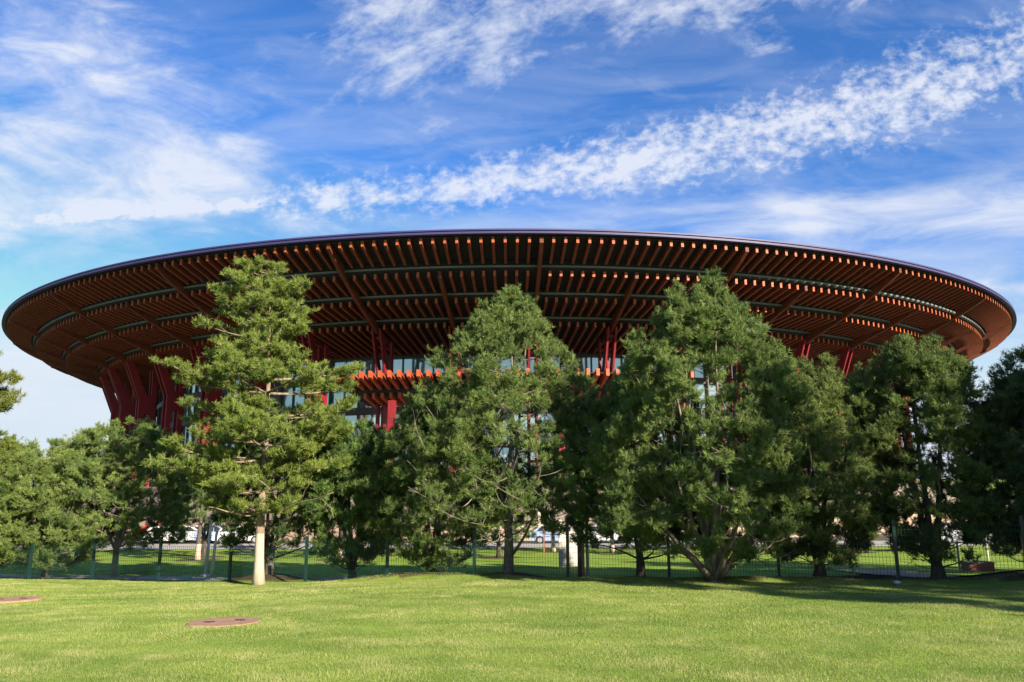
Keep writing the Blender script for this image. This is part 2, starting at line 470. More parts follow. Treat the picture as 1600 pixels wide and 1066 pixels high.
# forked columns: two parallel plates each, outer branch leaning out, inner branch upright
PZ = -.6     # podium top
for k in range(NG * 2):
    ph = PH0 + k * 180 / NG; mb = MB()
    for off in (-.46, .46):
        plate(mb, [(78.3, 17.25), (77.35, 17.15), (75.0, 12.3), (76.05, 11.6)], ph, off, .22)                    # outer branch
        plate(mb, [(74.5, 16.5), (73.75, 16.4), (73.7, 12.6), (74.4, 12.3)], ph, off, .22)                      # inner branch
        plate(mb, [(76.05, 11.6), (75.0, 12.3), (74.4, 12.3), (73.7, 12.6), (73.7, 9.6), (76.05, 9.6)], ph, off, .22)   # node web
        plate(mb, [(76.05, 9.6), (75.3, 9.6), (75.3, PZ), (76.05, PZ)], ph, off, .22)
        plate(mb, [(74.4, 9.6), (73.7, 9.6), (73.7, PZ), (74.4, PZ)], ph, off, .22)
    for (r, z) in ((77.2, 16.2), (76.2, 14.2), (75.3, 10.2), (75.6, 6), (74.0, 6), (75.6, 2), (74.0, 2)):
        plate(mb, [(r + .25, z), (r + .25, z + .3), (r - .25, z + .3), (r - .25, z)], ph, 0, .66)   # cross ties between the plates
    mb.build('column', M['red'], bld)

# glazed drum with floor bands and mullions
gl = lathe('curtain_wall', [(68.6, PZ), (68.6, 16.0)], M['glass'], seg=216)
mb = MB()
for k in range(216):
    ph = k * 360 / 216 + .4
    big = k % 4 == 0
    plate(mb, [(68.95 if big else 68.8, PZ), (68.95 if big else 68.8, 15.6), (68.6, 15.6), (68.6, PZ)], ph, 0, .34 if big else .14)
mb.build('mullions', M['frame'], gl)
for z0, z1 in ((12.35, 13.1), (8.3, 9.2), (4.0, 4.7), (PZ + .01, .3), (15.3, 16.0)):
    lathe('transom', [(68.62, z0), (69.02, z0), (69.02, z1), (68.62, z1)], M['frame'], gl, closed=True, seg=216)

# stone podium with broad steps
prof = [(60, PZ), (82.6, PZ)]
r, z = 82.6, PZ
for i in range(18):
    z -= .165; prof.append((r, z)); r += .36; prof.append((r, z))
prof += [(91.0, z), (91.0, -5.8)]
pod = lathe('podium', prof, M['stonepale'], seg=216)
lathe('podium_wall', [(91.04, z + .02), (91.04, -5.8)], M['stone'], pod, seg=216)
lathe('coping', [(90.6, z + .03), (91.25, z + .03), (91.25, z + .22), (90.6, z + .22)], M['stonepale'], pod, closed=True, seg=216)

# entrance canopy, two stepped layers of radial rafters, in front of the columns
CT = [(82.6, 10.98, 78.95, 9.98, .74), (78.7, 9.2, 74.9, 8.4, .57)]
can = lathe('canopy', [(81.3, 11.38), (79.15, 10.80), (79.15, 9.86), (78.1, 9.66), (73.6, 8.80), (73.6, 8.95), (78.0, 9.80), (79.0, 10.02), (79.0, 10.95), (81.3, 11.52)], M['soffit'], seg=40, a0=-13.2, a1=14.2, closed=True)
for k in range(38):
    ph = -13.35 + k * .741
    for ro, zo, ri, zi, h in CT:
        if ro < 80 and k < 2: continue
        mb = MB(); plate(mb, [(ro, zo), (ro, zo + h), (ri, zi + h), (ri, zi)], ph, 0, .36, 1); mb.build('canopy_rafter', [M['canopy'], M['rafter_end_sunlit']], can)
for k in range(-1, 2):
    ph = PH0 + k * 13.333 / 1 + 0.0
    mb = MB(); plate(mb, [(80.2, 8.75), (79.4, 8.75), (79.4, PZ), (80.2, PZ)], ph + 2.0, 0, .7); mb.build('canopy_post', M['red'], can)


# ------------------------------------------------------------------ trees
def tufts_mesh(name, P, Dv, S, m, parent, tint, nn=16, spread=.62, wid=.019, leaf=False):
    """every tuft is nn thin needles fanning from the shoot tip"""
    n = len(P)
    Dv = Dv / np.linalg.norm(Dv, axis=1, keepdims=True)
    rnd = rng.normal(size=(n, nn, 3)); rnd /= np.linalg.norm(rnd, axis=2, keepdims=True)
    d = Dv[:, None, :] * rng.uniform(.25, 1.0, (n, nn, 1)) + rnd * spread
    d /= np.linalg.norm(d, axis=2, keepdims=True)
    L = S[:, None, None] * rng.uniform(.75, 1.15, (n, nn, 1))
    o = P[:, None, :] - Dv[:, None, :] * S[:, None, None] * rng.uniform(0, .75, (n, nn, 1))
    sd = np.cross(d, rng.normal(size=(n, nn, 3))); sd /= np.linalg.norm(sd, axis=2, keepdims=True) + 1e-9
    wv = wid * (S / .14)[:, None, None]
    if leaf:
        mid = o + d * L * .5
        V = np.stack([o, mid + sd * wv, o + d * L, mid - sd * wv], 2).reshape(-1, 3); k = 4
    else:
        V = np.stack([o - sd * wv * .5, o + sd * wv * .5, o + d * L + sd * wv * .12, o + d * L - sd * wv * .12], 2).reshape(-1, 3); k = 4
    F = np.arange(len(V)).reshape(-1, k)
    T = np.repeat(np.clip(tint[:, None] + rng.normal(0, .08, (n, nn)), 0, 1), k)
    return newobj(name, V, F, m, parent, tint=T)


def P_at(px, py, d):
    u = (px - 800) / 1155; v = (533 - py) / 1155; p = R(10.71)
    fw = math.cos(p) - v * math.sin(p); upp = math.sin(p) + v * math.cos(p); return Vector((u / fw * d, d, upp / fw * d))


class Skel:
    def __init__(s): s.p = []; s.r = []
    def add(s, p, r): s.p.append(p); s.r.append(r)
    def arr(s): return np.array(s.p), np.array(s.r)


def wobble(a, b, n, amp, sag=0.0):
    a = np.asarray(a, float); b = np.asarray(b, float); L = np.linalg.norm(b - a); out = []
    o1 = rng.normal(0, amp * L, 3)
    for i in range(n + 1):
        k = i / n; p = a + (b - a) * k + o1 * math.sin(math.pi * k); p = p.copy(); p[2] -= sag * L * math.sin(math.pi * k)
        if 0 < i < n: p = p + rng.normal(0, amp * .35 * L / n, 3)
        out.append(p)
    return out


def pine(name, x, y, h, prof, label, group='pine trees growing along the fence', ndl=None, bark=None, stems=1, fork=.12, lean=(0, 0), nclus=170, csize=.42,
         tsize=.108, style='bush', trunk_r=.16, crown0=.15, sx=1.0, off=(0, 0), dens=1.0, sink=.08, white=None, tips=None, nn=15, cat='tree', leaf=False, seed=None, extra=()):
    global rng
    if seed is not None: rng = np.random.default_rng(seed)
    z0 = gz(x, y) - sink
    root = thing(name, (x, y, z0), label, cat, group)
    ndl = ndl or needleB; bark = bark or M['bark']
    tt = np.array([p[0] for p in prof]); rr = np.array([p[1] for p in prof])
    ph = rng.uniform(0, 6.28, 4)
    def env(tz, az):
        base = np.interp(tz, tt, rr)
        return base * (1 + .06 * np.sin(2 * az + ph[0] + tz * 3) + .07 * np.sin(3 * az + ph[1] - tz * 5) + .06 * np.sin(5 * az + ph[2] + 9 * tz))
    sk = Skel(); tr = MB(); lm = MB()
    # stems
    tops = []
    if stems == 1:
        tops = [np.array([lean[0], lean[1], h * .97])]
    else:
        tp = tips or [(math.cos(6.28 * i / stems + ph[3]) * .45, math.sin(6.28 * i / stems + ph[3]) * .45, rng.uniform(.82, .98)) for i in range(stems)]
        for a, bb, c in tp:
            rad = np.interp(min(c * .8, .99), tt, rr); tops.append(np.array([a * rad + lean[0], bb * rad + lean[1], h * c]))
    for si, tpp in enumerate(tops):
        if stems == 1:
            base = np.array([0., 0, 0]); pts = []
            for i in range(15):
                k = i / 14; p = base + (tpp - base) * k; p = p + np.array([math.sin(k * 5 + ph[0]), math.cos(k * 4 + ph[1]), 0]) * .05 * h / 8 * min(1, k * 3); pts.append(p)
            r0 = trunk_r
        else:
            base = np.array([0, 0, h * fork * .45]); elbow = tpp * np.array([.55, .55, .38]); elbow = elbow + rng.normal(0, .08, 3); pts = []
            if si == 0:
                tr.tube([(0, 0, -.1), (0, 0, .08), (0.02, 0, h * fork * .35), (0.0, 0.02, h * fork * .62), (0, .02, h * fork * .78)], [trunk_r * 1.2, trunk_r * .92, trunk_r * .76, trunk_r * .6, trunk_r * .2], 12)
            for i in range(13):
                k = i / 12; p = base * (1 - k) ** 2 + 2 * elbow * k * (1 - k) + tpp * k * k; pts.append(p + rng.normal(0, .02, 3) * (i > 0))
            r0 = trunk_r * rng.uniform(.38, .6)
        rad = [max(r0 * (1 - .93 * (i / (len(pts) - 1)) ** .8), .012) for i in range(len(pts))]
        if stems == 1: rad[0] *= 1.22
        tr.tube(pts, rad, 10)
        for a, bq, ra, rb in zip(pts[:-1], pts[1:], rad[:-1], rad[1:]):
            for k in (0, .25, .5, .75): sk.add(a + (bq - a) * k, ra + (rb - ra) * k)
    # cluster centres
    C = []
    if style == 'layer':
        nw = 16
        for wi in range(nw):
            tz = crown0 + (1 - crown0) * (wi + .15 * rng.normal()) / nw
            nb = rng.integers(5, 8); a0 = rng.uniform(0, 6.28)
            for bi in range(nb):
                az = a0 + bi * 6.28 / nb + rng.normal(0, .3); rad = env(tz, az) * rng.uniform(.50, 1.12)
                C.append((az, tz, rad, 1))
    npts = []
    if style == 'layer':
        for az, tz, rad, _ in C:
            zt = tz * h; rise = rad * (.10 + .55 * max(0, tz - .55))
            st = np.array([lean[0] * tz, lean[1] * tz, zt - rise * .2]); en = np.array([math.cos(az) * rad * sx + off[0], math.sin(az) * rad + off[1], zt + rise])
            en[:2] += np.array(lean) * tz
            pts = wobble(st, en, 6, .035, .07)
            lm.tube(pts, [max(.045 * (rad / 3) * (1 - k / 6.3) + .006, .007) for k in range(7)], 6)
            # sub-branches in a flat fan
            nsub = max(3, int(rad * 4.2))
            for j in range(nsub):
                k = .22 + .80 * (j + rng.uniform(0, 1)) / nsub; k = min(k, .99); i = int(k * 6); pb = pts[i] + (pts[min(i + 1, 6)] - pts[i]) * (k * 6 - i)
                sa = az + rng.choice([-1, 1]) * rng.uniform(.35, 1.1); ln = (rad * .40 * (1.15 - k) + .22) * rng.uniform(.6, 1.1)
                pe = pb + np.array([math.cos(sa) * ln, math.sin(sa) * ln, rng.uniform(.0, .32) * ln + .06])
                lm.tube([pb, (pb + pe) / 2 + rng.normal(0, .03, 3), pe], [.013, .010, .006], 4, cap=False)
                npts.append((pe, (pe - pb)))
                if ln > .45: npts.append(((pe + pb) / 2 + rng.normal(0, .08, 3), (pe - pb)))
            npts.append((pts[-1], pts[-1] - pts[-2]))
        for tpp in tops: npts.append((tpp, np.array([0, 0, 1.])))
    else:
        bare = []; cand = []; nclus = int(nclus * 1.25); csize = csize * .86
        while len(cand) < nclus:
            tz = rng.uniform(crown0, 1.0); az = rng.uniform(0, 6.283); e = env(tz, az); m_ = rr.max() * 1.25
            if rng.uniform() > (e / m_) ** 1.2 + .05: continue
            f = rng.uniform(.30, 1.0) ** .45; rad = e * f
            cand.append(np.array([math.cos(az) * rad * sx + off[0] * tz, math.sin(az) * rad + off[1] * tz, tz * h]))
        # bare pale twigs reaching out through the lower half of the crown
        for j in range(int(nclus * .13)):
            az = rng.uniform(0, 6.283); tz = rng.uniform(crown0 * .8, .62); e = env(max(tz, .08), az) * rng.uniform(.75, 1.05)
            bare.append(np.array([math.cos(az) * e * sx + off[0] * tz, math.sin(az) * e + off[1] * tz, tz * h]))
        # upright leader tips that break the outline
        for tpp in tops:
            cand.append(tpp.copy())
            for k_ in (.25, .5, .75, 1.0, 1.3):
                for q_ in range(2 if k_ < .6 else 3):
                    a_ = rng.uniform(0, 6.28); cand.append(tpp + np.array([math.cos(a_) * (.06 + .26 * k_), math.sin(a_) * (.06 + .26 * k_), -k_]))
        for j in range(int(10 * dens)):
            az = rng.uniform(0, 6.283); tz = rng.uniform(.62, .93); e = env(tz, az)
            cand.append(np.array([math.cos(az) * e * sx + off[0] * tz, math.sin(az) * e + off[1] * tz, tz * h + rng.uniform(.0, .25)]))
        cand.sort(key=lambda c: np.hypot(c[0], c[1]))
        for c in cand:
            sp_, sr = sk.arr(); dlt = c - sp_; hor = np.hypot(dlt[:, 0], dlt[:, 1]); dist = np.linalg.norm(dlt, axis=1)
            cost = dist + 2.0 * np.maximum(0, hor * .35 - dlt[:, 2]) + (dist < .25) * .3
            i = int(cost.argmin()); a = sp_[i]; r0 = min(sr[i] * .8, .012 + .018 * dist[i])
            n = 4; pts = wobble(a, c, n, .06, .05)
            rads = [max(r0 * (1 - .8 * k / n), .009) for k in range(n + 1)]
            lm.tube(pts, rads, 5, cap=False)
            for k in range(1, n + 1): sk.add(pts[k], rads[k])
            npts.append((c, pts[-1] - pts[-2]))
        sp_, sr = sk.arr()
        for c in bare:
            dlt = c - sp_; hor = np.hypot(dlt[:, 0], dlt[:, 1]); dist = np.linalg.norm(dlt, axis=1)
            i = int((np.abs(dist - rng.uniform(.7, 1.4)) + 1.5 * np.maximum(0, .1 - dlt[:, 2])).argmin()); a = sp_[i]
            pts = wobble(a, c, 5, .09, .08); lm.tube(pts, [.015, .013, .011, .009, .008, .006], 4, cap=False)
            for q in range(2):
                k = rng.integers(2, 5); lm.tube([pts[k], pts[k] + (c - a) * .22 + rng.normal(0, .12, 3)], [.009, .005], 3, cap=False)
    # particular bare limbs seen in the picture
    for pts_, ra, rb in extra:
        q = [np.array(P_at(a_, b_, d_)) - np.array([x, y, z0]) for a_, b_, d_ in pts_]
        q2 = []
        for k in range(len(q) - 1):
            for u in (0, .33, .66): q2.append(q[k] * (1 - u) + q[k + 1] * u + (rng.normal(0, .012, 3) if u else 0))
        q2.append(q[-1]); n_ = len(q2)
        lm.tube(q2, [ra + (rb - ra) * k / (n_ - 1) for k in range(n_)], 7)
    # tufts round every branch end
    P = []; D = []; S = []; T = []
    upv = np.array([0, 0, 1.])
    for c, d in npts:
        d = d / (np.linalg.norm(d) + 1e-6); outw = np.array([c[0], c[1], 0]); outw /= np.linalg.norm(outw) + 1e-6
        bt = rng.normal(.42, .16)
        if style == 'layer':
            nt = int(rng.integers(11, 18) * dens); flat = .38; ax = d * .8 + upv * .5
        else:
            nt = int(rng.integers(42, 58) * dens); flat = .9; ax = upv * 1.15 + outw * .35 + d * .25
        ax = ax / np.linalg.norm(ax)
        s = csize * rng.uniform(.75, 1.25) * (.78 if c[2] > .9 * h else 1)
        # a few sub-twigs, tufts strung along them
        nt2 = max(3, nt // (4 if style == 'layer' else 5))
        for q in range(nt2):
            v = rng.normal(size=3); v /= np.linalg.norm(v); v = v * np.array([1, 1, flat]) + ax * .75; v /= np.linalg.norm(v)
            ln = s * rng.uniform(.55, 1.15)
            e = c + v * ln
            if q < 4: lm.tube([c - ax * .05, e], [.006, .004], 3, cap=False)
            for u in range(5):
                k = 1 - u * .19
                p = c + v * ln * k + rng.normal(0, .035, 3) * (u > 0)
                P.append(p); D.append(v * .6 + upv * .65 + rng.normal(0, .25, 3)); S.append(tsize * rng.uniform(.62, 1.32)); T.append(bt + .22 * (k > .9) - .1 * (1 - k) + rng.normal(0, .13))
    tr.build('trunk', white or bark, root, smooth=True)
    lm.build('limbs', bark, root, smooth=True)
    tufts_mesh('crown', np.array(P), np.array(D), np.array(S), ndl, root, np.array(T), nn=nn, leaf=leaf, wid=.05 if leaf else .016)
    TREE_SPOTS.append((x, y, trunk_r))
    return root


# whitewashed trunk: pale lime paint on the lower trunk, bark above
def whitewash(name, top, barkc, paint=(.40, .335, .265)):
    m = bpy.data.materials.new(name); m.use_nodes = True; t = m.node_tree; b = t.nodes['Principled BSDF']; b.inputs['Roughness'].default_value = .9
    tc = t.nodes.new('ShaderNodeTexCoord'); sp = t.nodes.new('ShaderNodeSeparateXYZ'); t.links.new(tc.outputs['Object'], sp.inputs[0])
    mp = t.nodes.new('ShaderNodeMapping'); mp.inputs['Scale'].default_value = (1, 1, .3); t.links.new(tc.outputs['Object'], mp.inputs[0])
    n = noise(t, mp.outputs[0], 14, 8, .7); n2 = noise(t, mp.outputs[0], 4, 4, .6)
    cb = mixc(t, n.step(.35, .65), barkc, tuple(v * .5 for v in barkc))
    cp = mixc(t, n.step(.4, .8) * .8, paint, tuple(v * .72 for v in paint))
    z = N(t, sp.outputs[2]) + (n - .5) * .12
    f = z.step(top + .02, top - .02)
    t.links.new(mixc(t, f, cb, cp), b.inputs['Base Color'])
    bn = t.nodes.new('ShaderNodeBump'); bn.inputs['Strength'].default_value = .9; bn.inputs['Distance'].default_value = .03
    t.links.new(n.s, bn.inputs['Height']); t.links.new(bn.outputs[0], b.inputs['Normal'])
    return m


wwA = whitewash('trunk_whitewashed', 1.72, (.27, .21, .15)); wwB = whitewash('trunk_limewashed', .95, (.10, .085, .07))

# (t, radius) outlines, t = height fraction
PA = [(0, 0), (.2, 1.5), (.23, 2.2), (.29, 2.8), (.40, 3.1), (.50, 3.35), (.60, 3.15), (.66, 2.2), (.72, 1.65), (.83, 1.65), (.91, 1.1), (.96, .7), (1, .3)]
pine('tall_pine', -8.35, 25.3, 11.25, PA, 'tall loose pine with a whitewashed trunk standing on the open lawn', None, needleA, M['barkpale'], style='layer', lean=(-.22, .1), off=(-.38, 0), crown0=.225,
     trunk_r=.18, white=wwA, tsize=.135, csize=.34, seed=14, dens=1.15,
     extra=[([(404, 800, 25.2), (385, 804, 24.6), (352, 797, 23.9), (325, 790, 23.4)], .040, .014), ([(404, 800, 25.2), (440, 797, 24.5), (470, 783, 23.9), (500, 776, 23.4), (520, 768, 23.1)], .040, .012),
            ([(434, 782, 24.6), (420, 762, 24.0), (396, 742, 23.5), (360, 740, 23.2)], .020, .008), ([(466, 783, 23.9), (480, 758, 23.5), (487, 742, 23.3)], .015, .006), ([(500, 776, 23.4), (516, 792, 23.1), (520, 808, 23.0)], .012, .006)])
PT0 = [(0, 0), (.2, 1.8), (.4, 3.2), (.6, 3.0), (.8, 2.4), (1, .3)]
pine('tall_pine', -20.75, 25.2, 10.5, PT0, 'pine whose twig tips poke in at the left edge of the picture', None, needleA, M['barkpale'], style='layer', crown0=.5, trunk_r=.18, white=wwA, tsize=.15, csize=.36, seed=12)

ovo = lambda r, lo=.55: [(0, 0), (.06, r * lo * .6), (.15, r * lo * 1.15), (.3, r * .95), (.42, r), (.6, r * .86), (.75, r * .62), (.88, r * .36), (1, r * .06)]
rnd_ = lambda r: [(0, 0), (.1, r * .55), (.25, r * .9), (.5, r), (.7, r * .93), (.85, r * .7), (.95, r * .42), (1, r * .15)]
# G big single crown in the middle
pine('bushy_pine', -.15, 24.7, 9.35, ovo(3.45), 'large egg shaped pine in the middle, bare crooked limb low on its left side', ndl=needleB, stems=3, nclus=470, trunk_r=.2, crown0=.16, fork=.28, seed=21,
     tips=[(.1, 0, 1.0), (-.35, .2, .93), (.35, -.2, .95)], csize=.44,
     extra=[([(789, 812, 24.6), (770, 807, 24.2), (752, 793, 23.7), (745, 772, 23.3), (741, 745, 23.0), (729, 727, 22.8)], .065, .022), ([(745, 772, 23.3), (722, 792, 22.9), (690, 789, 22.5), (668, 778, 22.3)], .022, .008),
            ([(798, 868, 24.6), (818, 838, 24.1), (833, 805, 23.7), (838, 770, 23.4)], .055, .018), ([(793, 800, 24.6), (800, 770, 24.2), (817, 745, 23.8)], .045, .015)])
# F dark multi-stem group left of it
pine('bushy_pine', -2.7, 25.7, 6.3, ovo(2.75), 'dark low pine between the tall pine and the large middle pine', ndl=needleB, bark=M['barkdark'], stems=6, nclus=330, trunk_r=.2, crown0=.06, fork=.06, seed=22, csize=.42)
pine('bushy_pine', -5.7, 27.2, 5.7, rnd_(1.75), 'round green pine half hidden just right of the tall pine', ndl=needleB, bark=M['barkdark'], stems=4, nclus=250, trunk_r=.2, crown0=.12, seed=23)
pine('bushy_pine', -8.9, 28.0, 6.2, rnd_(2.3), 'dark forked pine directly behind the trunk of the tall pine', ndl=needleC, bark=M['barkdark'], stems=4, nclus=250, trunk_r=.22, crown0=.18, fork=.14, seed=24)
# H and I
pine('bushy_pine', 3.95, 23.9, 6.7, ovo(2.6), 'short trunked pine between the middle pine and the broad many stemmed pine', ndl=needleB, bark=M['barkdark'], stems=4, nclus=270, trunk_r=.17, crown0=.15, fork=.2, seed=25)
PI_ = [(0, 0), (.08, 1.9), (.18, 2.75), (.35, 2.95), (.5, 2.72), (.62, 2.35), (.75, 1.85), (.86, 1.3), (.94, .8), (1, .2)]
pine('broad_pine', 5.55, 21.2, 8.6, PI_, 'broad many stemmed pine with pale twisted limbs fanning from the lawn edge', ndl=needleB, stems=13, nclus=580, trunk_r=.21, crown0=.10, fork=.03, seed=26, csize=.40,
     tips=[(.26, -.1, 1.015), (-.36, .0, .975), (-.85, -.1, .80), (.15, .3, .90), (.62, .1, .905), (-.1, -.5, .85), (.75, -.4, .72), (-1.0, .2, .50), (1.0, -.2, .55), (-.9, -.4, .34), (.95, .35, .36), (.2, -.95, .48), (-.55, .1, .89)], off=(.15, 0), bark=M['bark'])
pine('bushy_pine', 9.0, 22.6, 6.8, ovo(2.7), 'green pine on a soil mound right of the broad many stemmed pine', ndl=needleB, bark=M['barkdark'], stems=4, nclus=340, trunk_r=.22, crown0=.08, seed=27,
     tips=[(-.7, 0, .99), (1.0, .1, .90), (.1, .5, .82), (.1, -.5, .8)])
pine('bushy_pine', 11.75, 21.3, 6.8, rnd_(1.75), 'round topped pine with a dark forked trunk near the right end of the fence', ndl=needleB, bark=M['barkdark'], stems=5, nclus=270, trunk_r=.24, crown0=.09, seed=28)
pine('bushy_pine', 14.9, 20.6, 6.3, ovo(2.35), 'dark spiky topped pine at the right edge of the picture', ndl=needleC, bark=M['barkdark'], stems=5, nclus=330, trunk_r=.24, crown0=.08, seed=29)
pine('bushy_pine', 17.2, 25.5, 5.5, ovo(1.8), 'dark pine behind the spiky one at the right edge', ndl=needleC, bark=M['barkdark'], stems=3, nclus=150, trunk_r=.2, crown0=.12, seed=30)
# left group
pine('bushy_pine', -16.2, 31.2, 6.4, rnd_(2.75), 'green pine on a thin grey trunk, right hand one of the low left group', ndl=needleB, stems=3, nclus=340, trunk_r=.16, crown0=.2, fork=.4, seed=31, tips=[(.4, 0, .98), (-.5, 0, .88), (-.1, .5, .84)])
pine('bushy_pine', -18.9, 31.0, 5.5, rnd_(2.5), 'low bushy pine in the middle of the low left group', ndl=needleB, bark=M['barkdark'], stems=4, nclus=290, trunk_r=.18, crown0=.1, seed=32)
pine('bushy_pine', -21.7, 30.6, 6.0, rnd_(2.2), 'low bushy pine at the left edge of the picture', ndl=needleA, bark=M['barkdark'], stems=4, nclus=280, trunk_r=.18, crown0=.08, seed=33)
# beyond the fence
BG = 'small trees on the grass beyond the fence'
pine('young_pine', -19.0, 47, 6.6, rnd_(1.9), 'dark forked young pine beyond the fence, left of the whitewashed one', BG, needleB, M['barkdark'], stems=4, nclus=90, trunk_r=.18, crown0=.25, fork=.25, seed=41)
pine('young_pine', -18.1, 44, 6.0, rnd_(1.7), 'young pine with limewashed foot behind the two white poles', BG, needleB, M['barkdark'], nclus=80, trunk_r=.17, crown0=.33, white=wwB, seed=42)
pine('young_pine', -9.7, 43, 6.2, rnd_(2.1), 'young pine with limewashed foot seen between two fence posts right of the tall pine', BG, needleC, M['barkdark'], nclus=100, trunk_r=.17, crown0=.35, white=wwB, seed=43)
pine('young_pine', -12.5, 50, 6.4, rnd_(2.2), 'dark young pine beyond the fence behind the tall pine', BG, needleC, M['barkdark'], nclus=90, trunk_r=.17, crown0=.33, seed=44)
pine('young_pine', 2.7, 51, 6.4, rnd_(2.2), 'young tree with limewashed foot left of the white sign board', BG, needleC, M['barkdark'], nclus=90, trunk_r=.16, crown0=.42, white=wwB, seed=45)
pine('young_pine', 6.3, 48.5, 6.0, rnd_(1.9), 'young tree with limewashed foot right of the white lamp post', BG, needleC, M['barkdark'], nclus=80, trunk_r=.16, crown0=.42, white=wwB, seed=46)
pine('young_pine', 20.5, 46, 6.5, rnd_(2.3), 'young pine beyond the fence behind the gap at the right', BG, needleC, M['barkdark'], nclus=90, trunk_r=.17, crown0=.3, seed=47)
pine('young_pine', 29, 44, 6.5, rnd_(2.4), 'young pine beyond the fence at the far right', BG, needleC, M['barkdark'], nclus=90, trunk_r=.17, crown0=.2, seed=48)
pine('young_pine', -31, 46, 7.0, rnd_(2.5), 'young pine beyond the fence at the far left', BG, needleB, M['barkdark'], nclus=90, trunk_r=.17, crown0=.15, seed=49)
pine('young_pine', -25, 44, 6.6, rnd_(2.4), 'young pine beyond the fence behind the low left group', BG, needleB, M['barkdark'], nclus=90, trunk_r=.17, crown0=.15, seed=50)
for i, (x, y, h, r_, lb) in enumerate([(-5.3, 46, 5.6, 2.4, 'young pine beyond the fence behind the low dark pine'), (-.8, 43, 5.4, 2.2, 'young pine beyond the fence directly behind the middle pine'),
        (10.5, 46, 5.6, 2.4, 'young pine beyond the fence behind the broad many stemmed pine'), (15.3, 49, 5.6, 2.5, 'young pine beyond the fence behind the round topped pine'), (25, 50, 6.2, 2.6, 'young pine beyond the fence right of the brick block')]):
    pine('young_pine', x, y, h, rnd_(r_), lb, BG, needleC, M['barkdark'], nclus=90, trunk_r=.15, crown0=.2, seed=80 + i)
# trees to the right of the camera whose shade falls on the lawn
SG = 'tall pines outside the right edge that shade the lawn'
for i, (x, y, h, r_) in enumerate([(22.0, 3.6, 14.2, 2.6), (20.2, 14.0, 8.8, 2.8), (25.5, 8.0, 13.5, 3.2), (28, 14, 12.5, 3.6)]):
    pine('shade_pine', x, y, h, rnd_(r_), ['tall pine nearest the camera on the right, outside the picture', 'pine just outside the right edge by the fence end', 'tallest pine far to the right outside the picture', 'pine behind the others outside the right edge'][i],
         SG, needleB, nclus=230, trunk_r=.26, crown0=.12, seed=60 + i, csize=.62, tsize=.2)

# bare soil: along the fence mounds and round tree feet
D_ = np.zeros_like(GX)
for cx, cy, rr2, hh in MOUNDS: D_ = np.maximum(D_, 1.15 * np.exp(-((GX - cx) ** 2 / (rr2 * 1.25) ** 2 + (GY - cy) ** 2 / (rr2 * .6) ** 2)))
for (x, y, r_) in TREE_SPOTS:
    if y > 40: D_ = np.maximum(D_, 1.0 * np.exp(-(((GX - x) ** 2 + (GY - y) ** 2) / 1.5 ** 2) ** 1.5))
D_ = np.where(GY < fence_y(GX) - .35, D_ * .0, D_)
a = ground_obj.data.attributes.new('tint', 'FLOAT', 'POINT'); a.data.foreach_set('value', D_.astype(np.float32).ravel())

# ------------------------------------------------------------------ grass blades (uncountable)
def blades(name, n_per, y0, y1, hgt, wid, margin=1.5, maxx=None):
    ys_ = []; xs_ = []
    area = (y1 - y0) * (y0 + y1) * .74 + 2 * margin * (y1 - y0)
    n = int(area * n_per)
    y = np.sqrt(rng.uniform(y0 ** 2, y1 ** 2, n)); x = rng.uniform(-1, 1, n) * (y * .74 + margin)
    keep = y < fence_y(x) + .25; x = x[keep]; y = y[keep]
    for cx, cy, r_ in COVERS: k = ((x - cx) / (r_ + .02)) ** 2 + ((y - cy) / (r_ + .02)) ** 2 > 1; x = x[k]; y = y[k]
    z = ground_z(x, y); n = len(x)
    az = rng.uniform(0, 6.28, n); ln = hgt * rng.uniform(.55, 1.3, n); lean = rng.uniform(.1, .75, n)
    # uneven mowing: taller and shorter patches, small ragged tufts
    gx, gy = x * 2.3 + y * .4, y * 4.1 - x * .5
    rag = np.sin(gx + 2 * np.sin(gy * .7)) * np.sin(gy + 1.5 * np.sin(gx * .6)) + .5 * np.sin(x * 7.1 + np.sin(y * 6) * 2) * np.sin(y * 9.3 + x)
    ln *= 1 + .30 * rag
    ln *= 1 + .25 * np.sin(x * 1.3 + np.sin(y * .9) * 2) * np.sin(y * 1.7 + 1)
    b0 = np.stack([x, y, z - .004], 1); tip = b0 + np.stack([np.cos(az) * ln * lean, np.sin(az) * ln * lean, ln * np.sqrt(1 - (lean * .8) ** 2)], 1)
    sa = rng.uniform(0, 6.28, n); s = np.stack([np.cos(sa), np.sin(sa), 0 * sa], 1) * (wid * rng.uniform(.7, 1.3, n) / 2)[:, None]
    V = np.stack([b0 - s, b0 + s, tip], 1).reshape(-1, 3); F = np.arange(len(V)).reshape(-1, 3)
    pt = .5 + .22 * np.sin(x * .9 + 1.3 * np.sin(y * .7)) * np.cos(y * 1.1 + x * .3) + .12 * np.sin(y * 5 + x * .6 + np.sin(x * 2))
    T = np.repeat(np.clip(rng.normal(pt + .12 * rag, .24), 0, 1), 3)
    return tag(newobj(name, V, F, grassm, tint=T), 'short mown yellow green grass covering the lawn', 'grass', kind='stuff')


